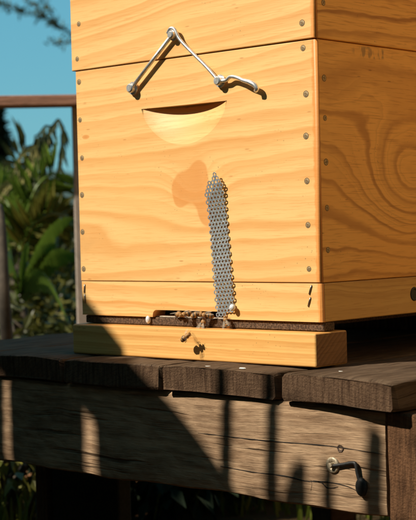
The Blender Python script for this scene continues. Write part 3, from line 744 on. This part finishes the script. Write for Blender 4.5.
for pts, wd, mt in fr:
    P = smooth_pts([tuple(dpt(*q)) for q in pts], 6); bm = BM(); prev = None; n = len(P)
    for i, p in enumerate(P):
        d = (P[min(i+1, n-1)]-P[max(i-1, 0)]).normalized(); e = d.cross(Vd).normalized(); w_ = wd*.62*(.35+.65*math.sin(math.pi*(i+.4)/n))*rg.uniform(.75, 1.25)
        cu = (bm.verts.new(p+e*w_), bm.verts.new(p+Vd*.35*wd), bm.verts.new(p-e*w_))
        if prev: bm.faces.new((prev[0], cu[0], cu[1], prev[1])); bm.faces.new((prev[1], cu[1], cu[2], prev[2]))
        prev = cu
        if i > 2 and rg.random() < .95:   # torn fibres hanging from the blade
            q = p.copy(); dr = Vector((0, 0, -1))+Lt*rg.uniform(-.5, .5)+Vd*rg.uniform(-.3, .3); ln = rg.uniform(.02, .07)
            leaf_quad(bm, q, dr, Vd+rv(rg)*.5, ln, .008, .5)
    link("dry_frond", bm, mt, dp)
for pts, mt, ln in [([(22, 250, -.1), (28, 215, -.12), (40, 186, -.12), (56, 172, -.1)], m_ban, .10), ([(22, 250, -.1), (14, 215, -.05), (6, 192, 0), (-6, 182, .05)], m_ban, .11), ([(22, 250, -.1), (36, 225, -.15), (54, 214, -.15), (68, 218, -.12)], m_lf_mid, .09), ([(18, 250, .1), (22, 200, .15), (20, 165, .2), (30, 145, .2)], m_drydk, .09)]:
    bm = BM(); P = smooth_pts([tuple(dpt(*q)) for q in pts], 9); tube(bm, P, .004, 5)
    for i, p in enumerate(P[2:], 2):
        d = (P[min(i+1, len(P)-1)]-P[i-1]).normalized(); e = d.cross(Vd).normalized()
        for sg in (-1, 1): leaf_quad(bm, p, d*.7+e*sg*.8+Vector((0, 0, -.25))+rv(rg)*.25, -Vd+rv(rg)*.3, ln*rg.uniform(.6, 1.1), .013, .6)
    link("frond", bm, mt, dp)
bm = BM(); tube(bm, smooth_pts([tuple(dpt(7, 372, -1.1)), tuple(dpt(4, 300, -1.1)), tuple(dpt(3, 235, -1.05)), tuple(dpt(1, 205, -1.0))], 5), lambda t: .011-.004*t, 8); link("stem", bm, m_bark, dp)
bm = BM(); a = dpt(18, 250); tube(bm, [(a.x, a.y, -.02), (a.x, a.y, a.z*.5), tuple(a)], lambda t: .03-.015*t, 8); link("pseudostem", bm, m_bark, dp)

# dark conifer at the left frame edge
def conifer(x, y, h, r, n, seed, label):
    rg = random.Random(seed); t = thing("conifer_tree", label, "tree", (x, y, GZ)); bm = BM()
    for k in range(n):
        z = h*(.08+.92*rg.random()); a = rg.uniform(0, 6.283); rr = r*(1-z/h)**.8*(.6+.4*rg.random())+.02
        p = Vector((rr*.6*math.cos(a), rr*.6*math.sin(a), z)); leaf_quad(bm, p, Vector((math.cos(a), math.sin(a), .3))+rv(rg)*.4, rv(rg)+Vector((0, 0, 1)), rr*.5+.06, .03, .4)
    link("crown", bm, m_conif, t); bm = BM(); tube(bm, [(0, 0, -.02), (0, 0, h*.95)], lambda q: .05*(1-q)+.005, 7); link("trunk", bm, m_bark, t)
x, y = pos(6.0, -217); conifer(x, y, 1.02, .20, 1800, 5, "dark narrow conifer at the left frame edge below the rail")

# bare-tipped tree behind the hive: trunk hidden by the boxes, one bough reaching left
tt = thing("twiggy_tree", "thin dark tree bough reaching into the sky from behind the upper box", "tree", (*pos(7, -40), GZ))
def tpt(px, py, dd=0.0):
    D = 7+dd; p = CP+Vd*D+Lt*(D*(px-208)/1421); return Vector((p.x, p.y, .0565+(232-py)*D/1421))-tt.location
bm = BM(); tube(bm, smooth_pts([(0, 0, -.02), (.02, .02, .8), tuple(tpt(160, 60)), tuple(tpt(158, 0)), tuple(tpt(165, -60))], 5), lambda t: .06-.045*t, 8); link("trunk", bm, m_bark, tt)
bm = BM(); fb_ = BM(); rg = random.Random(9)
def bough(pts, r0, dens, tw=.09):
    P = smooth_pts([tuple(tpt(*q)) for q in pts], 6); tube(bm, P, lambda t: r0*(1-.75*t), 6)
    for i, p in enumerate(P):
        for k in range(dens):
            d = Lt*rg.uniform(-1, .35)+Vector((0, 0, rg.uniform(-.5, .9)))+Vd*rg.uniform(-.6, .6); leaf_quad(fb_, p+rv(rg)*.02, d, rv(rg), tw*.8*rg.uniform(.4, 1.0), .012, .3)
def bough_end(pts, r0, dens, tw=.09): bough(pts, r0, dens, tw)
bough([(159, 30, 0), (110, 42, .1), (85, 38, .1), (72, 29, .1), (60, 22, .05), (48, 14, 0)], .011, 0)
bough_end([(72, 30, .1), (64, 25, .05), (58, 23, 0)], .005, 3, .07)
bough_end([(58, 21, .05), (50, 15, 0), (44, 15, 0), (36, 13, 0), (28, 9, 0)], .004, 2, .07)
bough_end([(50, 15, 0), (46, 8, .05), (40, 3, .1), (34, -3, .1)], .006, 2, .06)
bough_end([(30, 11, 0), (20, 6, 0), (12, 3, 0), (7, 3, 0)], .005, 3, .06)
bough_end([(90, 42, .1), (74, 42, 0), (66, 43, 0), (56, 42, 0)], .006, 2, .05)
bough_end([(62, 24, .05), (60, 14, 0), (56, 8, 0), (54, 0, 0)], .005, 2, .05)
link("bough", bm, m_bark, tt); link("leaves", fb_, m_drydk, tt)

# grass (nobody could count it)
bm = BM(); rg = random.Random(31)
def blade(x, y, z, h):
    a = rg.uniform(0, 6.28); d = Vector((math.cos(a), math.sin(a), 0)); e = Vector((-d.y, d.x, 0))*.0028; l = d*h*rg.uniform(.1, .5)
    p = Vector((x, y, z-.004)); v = [bm.verts.new(p-e), bm.verts.new(p+e), bm.verts.new(p+l*.4+e*.7+Vector((0, 0, h*.6))), bm.verts.new(p+l*.4-e*.7+Vector((0, 0, h*.6))), bm.verts.new(p+l+Vector((0, 0, h)))]
    bm.faces.new((v[0], v[1], v[2], v[3])); bm.faces.new((v[3], v[2], v[4]))
for k in range(15000):
    D = rg.uniform(2.2, 6.0); px = rg.uniform(-330, 260); x, y = pos(D, px)
    if -.68 < x < .2 and -.1 < y < .62: continue
    if -172 < px < -20 and D < 4.5 and rg.random() < .93: continue
    if math.sin(x*5+1.3)*math.sin(y*4.1)+rg.uniform(-.5, .5) < -.35: continue
    blade(x, y, gz(x, y), rg.uniform(.02, .085))
tag(link("grass", bm, m_grass), "short bright green grass behind and under the pallet", "grass", kind='stuff')
def fallen(px, D, z, L, wd, rot, label, seed):
    x, y = pos(D, px); rg = random.Random(seed); bm = BM(); prev = None
    for i in range(9):
        t = i/8; w_ = wd*math.sin(math.pi*(t*.92+.04)); c = .25*L*(t-.5)**2
        cu = (bm.verts.new((L*(t-.5), w_, c+.012)), bm.verts.new((L*(t-.5), 0, c)), bm.verts.new((L*(t-.5), -w_, c+.010)))
        if prev: bm.faces.new((prev[0], cu[0], cu[1], prev[1])); bm.faces.new((prev[1], cu[1], cu[2], prev[2]))
        prev = cu
    o = link("fallen_leaf", bm, m_fallen, None, (x, y, z)); o.rotation_euler = (.15, -.1, rot); tag(o, label, "leaf", "dry leaves on the ground")
fallen(-190, 2.62, gz(*pos(2.62, -190))+.02, .07, .016, .6, "orange dry leaf lying in the sunlit grass left of the pallet", 1)
fallen(-62, 2.45, gz(*pos(2.45, -62))+.03, .10, .014, .75, "rust brown dry leaf in the shade under the pallet's middle", 2)
fallen(-72, 2.55, gz(*pos(2.55, -72))+.02, .05, .010, .2, "small dry leaf beside the larger rust brown one", 3)

# ------------------------------------------------------------------ plants on the sunny side, left of the camera, that shade the stand
E1 = Vector((math.cos(AZ), -math.sin(AZ), 0)); E2 = SUN.cross(E1)
if E2.z < 0: E2 = -E2
SO = Vector((-.25, -.03, -.15))
def sp(u, v, t): return SO+SUN*t+E1*u+E2*v
gp = thing("banana_plant", "broad leaved banana plant left of the camera that throws the big curved shadow", "banana plant", (*sp(-.25, 0, 1.2).xy, GZ), "banana plants around the hive")
crv = [(-.62, .05), (-.5, .10), (-.36, .118), (-.25, .112), (-.18, .103), (-.106, .086), (-.079, .077), (-.048, .068), (-.016, .056), (.04, .045), (.087, .033), (.1, .0296), (.118, .0233), (.14, .014), (.16, .0036), (.177, -.0076), (.195, -.03), (.205, -.07), (.205, -.12)]
def edge(u):
    for (a, b), (c, d) in zip(crv, crv[1:]):
        if a <= u <= c: return b+(d-b)*(u-a)/(c-a)
    return crv[0][1]
def lobe(us, vlo, t0, bul, gaps=(), parent=gp):
    bm = BM(); prev = None; nv = 10
    for u in us:
        hi = edge(u); lo = vlo(u)
        col = []
        for j in range(nv+1):
            f = j/nv; v = lo+(hi-lo)*f; tt_ = t0+bul*math.sin(math.pi*f)+.03*math.sin(u*16)
            col.append(bm.verts.new(sp(u, v, tt_)-gp.location))
        if prev:
            for j in range(nv): bm.faces.new((prev[j], col[j], col[j+1], prev[j+1])).smooth = True
        prev = col
    return link("leaf", bm, m_bandk, parent)
def rng_(a, b, n): return [a+(b-a)*i/n for i in range(n+1)]
lobe(rng_(-.0095, .204, 34), lambda u: -.26+.1*abs(u), 1.08, .05)
lobe(rng_(-.1395, -.0245, 18), lambda u: -.30, 1.12, .05)
lobe(rng_(-.60, -.1465, 30), lambda u: -.33+.2*max(0, -.4-u), 1.16, .06)
# bridging leaves above and below the torn slits
def strip_leaf(u0, u1, v0, v1, t0):
    bm = BM(); g2 = [[bm.verts.new(sp(u0+(u1-u0)*i/6, v0+(v1-v0)*j/6+.004*math.sin(i*1.3), t0+.02*math.sin(j))-gp.location) for j in range(7)] for i in range(7)]
    for i in range(6):
        for j in range(6): bm.faces.new((g2[i][j], g2[i+1][j], g2[i+1][j+1], g2[i][j+1])).smooth = True
    link("leaf", bm, m_bandk, gp)
strip_leaf(-.05, .01, -.024, .044, 1.2); strip_leaf(-.17, -.115, -.042, .08, 1.24); strip_leaf(-.17, -.115, -.28, -.128, 1.22); strip_leaf(-.05, .01, -.25, -.078, 1.19)
bm = BM(); a = sp(-.25, -.25, 1.2)-gp.location
tube(bm, smooth_pts([(0, 0, -.03), (a.x*.4, a.y*.4, a.z*.5), tuple(a), tuple(sp(-.22, .02, 1.25)-gp.location)], 6), lambda t: .06-.04*t, 12); link("pseudostem", bm, m_bark, gp)
def weed(u, vtop, t, wd, label, seed, lean=0.0, lobes=2):
    rg = random.Random(seed); tp = sp(u, vtop, t); t_ = thing("weed_stalk", label, "weed", (tp.x, tp.y, GZ), "weeds in front of the stand"); top_ = Vector((0, 0, tp.z-GZ))
    bm = BM(); tube(bm, smooth_pts([(-E1.x*lean, -E1.y*lean, -.02), (-E1.x*lean*.9, -E1.y*lean*.9, top_.z*.42), (E1.x*.005, E1.y*.005, top_.z*.62), (-E1.x*.006, -E1.y*.006, top_.z*.82), tuple(top_)], 6), lambda q: wd*(1-.62*q), 8); link("stem", bm, m_bandk, t_)
    for k in range(lobes):
        z = top_.z*(.66+.14*k/max(1, lobes)); s = 1 if k % 2 else -1
        bm = BM(); banana_blade(bm, (0, 0, z), (E1.x*s*.03, E1.y*s*.03, z+.20), .02, .017, Vector((E1.x, E1.y, .1)), 8); link("leaf", bm, m_ban, t_)
weed(.1655, .082, .95, .0165, "tall weed stalk nearest the shading banana leaf", 1, .012, 1)
weed(.2190, .102, .93, .0170, "tall weed stalk second from the shading banana leaf", 2, .014, 2)
weed(.2770, .062, .92, .0160, "shorter weed stalk between two taller ones", 3, .01, 1)
weed(.3260, .104, .90, .0230, "thick weed stalk farthest from the shading banana leaf", 4, .004, 2)

# ------------------------------------------------------------------ unseen helpers round the camera: wall bounces warm light, trees and shrubs block sky
sh = thing("timber_shed", "long ochre timber shed wall standing off to the right of the hive", "shed", (.95, .78, GZ))  # added out of view to throw warm bounce onto the hive's right side
m_bounce_wall = pine("shed_boards", freq=40, slope=.02, seed=71., early=(.86, .50, .16), late=(.74, .38, .10), contrast=.7)
for k in range(12):
    bm = BM(); box(bm, -1.35, 1.35, 0, .022, k*.2, k*.2+.196, .003, 1)
    o = link("wall_board", bm, m_bounce_wall, sh); o.rotation_euler = (0, 0, R(-52))
bm = BM(); box(bm, -1.4, 1.4, -.12, 1.5, 2.4, 2.46, .01, 1); link("roof", bm, m_rail, sh).rotation_euler = (0, 0, R(-52))
def tree(az, dist, h, r, n, label, seed, lo=.25):  # unseen trees added to block sky light from the front
    rg = random.Random(seed); a = R(az); t = thing("broadleaf_tree", label, "tree", (-dist*math.sin(a), -dist*math.cos(a), GZ), "trees round the clearing"); bm = BM()
    cl = [(Vector((rg.uniform(-r, r)*.7, rg.uniform(-r, r)*.7, h*rg.uniform(lo, .92))), r*rg.uniform(.3, .5)) for _ in range(22)]
    for k in range(n):
        c, q = rg.choice(cl); p = c+rv(rg)*q; leaf_quad(bm, p, rv(rg)+Vector((0, 0, -.3)), rv(rg)+Vector((0, 0, 1)), rg.uniform(.14, .26), .10, .4)
    link("crown", bm, m_lf_dark, t); bm = BM(); tube(bm, [(0, 0, -.05), (.05, 0, h*.4), (0, .05, h*.85)], lambda q: .11*(1-q)+.02, 8); link("trunk", bm, m_bark, t)
tree(-12, 4.2, 5.4, 1.5, 4500, "tall broadleaf tree right behind the camera", 201)
tree(-42, 4.2, 5.2, 1.5, 4500, "broadleaf tree to the right behind the camera", 202)
tree(6, 4.4, 3.2, 1.1, 3500, "low broadleaf tree below the sun, right of centre", 203, .1)
tree(30, 4.6, 3.0, 1.2, 3500, "low broadleaf tree straight below the sun", 204, .1)
tree(61, 4.9, 2.8, 1.0, 3000, "broadleaf tree to the left of the sun", 205)
tree(80, 4.0, 3.4, 1.1, 3200, "broadleaf tree at the far left of the clearing", 206)
tree(-20, 1.9, 6.2, 1.3, 4200, "lofty broadleaf tree whose crown hangs over the camera", 207, .72)
tree(52, 2.3, 5.2, 1.0, 3600, "lofty broadleaf tree whose crown hangs over the banana leaves", 209, .74)
for i, (az, di, rx, rz, lb) in enumerate([(-8, 1.75, .34, .62, "leafy shrub in front of the stand, nearest the camera"), (14, 1.45, .30, .50, "leafy shrub among the weed stalks"), (34, 1.9, .42, .75, "tall leafy shrub behind the weed stalks"),
        (58, 1.75, .40, .75, "tall leafy shrub beside the broad banana plant"), (78, 1.7, .36, .6, "leafy shrub at the far left of the stand"), (-62, 2.6, .5, .9, "big leafy shrub right of the camera"), (-24, 2.6, .55, .95, "big leafy shrub behind the camera"), (10, 2.6, .5, .9, "big leafy shrub under the low trees"), (-45, 3.2, .6, 1.0, "broad leafy shrub farthest behind the camera")]):
    shrub(-di*math.sin(R(az)), -di*math.cos(R(az)), rx, rz, 1500, .10, m_lf_dark, lb, 300+i)  # unseen shrubs added to deepen shade on the stand
for i, (x, y, rx, rz) in enumerate([(-.50, -.50, .10, .22), (-.76, -.46, .16, .24), (-.22, -.66, .17, .22), (-.95, -.62, .2, .24), (-.56, -.80, .22, .30), (-.02, -.86, .16, .22)]):
    shrub(x, y, rx, rz, 900, .05, m_lf_dark, ["low leafy clump in front of the beam's shaded left half", "low leafy clump in front of the beam's left end", "low leafy clump at the foot of the weed stalks", "low leafy clump past the pallet's left end", "taller leafy clump by the broad banana stem", "low leafy clump nearest the camera's feet"][i], 400+i)  # unseen clumps added to keep light off the beam's shaded part
for i, (D, px) in enumerate([(2.45, -75), (2.6, -35), (2.5, 10), (2.7, -110)]):
    x, y = pos(D, px); shrub(x, y, .16, .10, 700, .04, m_conif, ["dark ground clump behind the black lower board", "dark ground clump seen under the middle of the beam", "dark ground clump seen under the right part of the beam", "dark ground clump behind the left leg"][i], 500+i)  # near-black clumps placed as shade on the ground below the beam
for i, (x, y, rx, rz) in enumerate([(.44, .12, .12, .34), (.40, .46, .13, .32), (.52, -.16, .10, .30)]):
    shrub(x, y, rx, rz, 900, .05, m_lf_dark, ["low leafy clump in the grass right of the pallet", "low leafy clump between the shed and the hive", "low leafy clump beside the right end post"][i], 600+i)  # unseen clumps added to stop low bounce light reaching under the hive
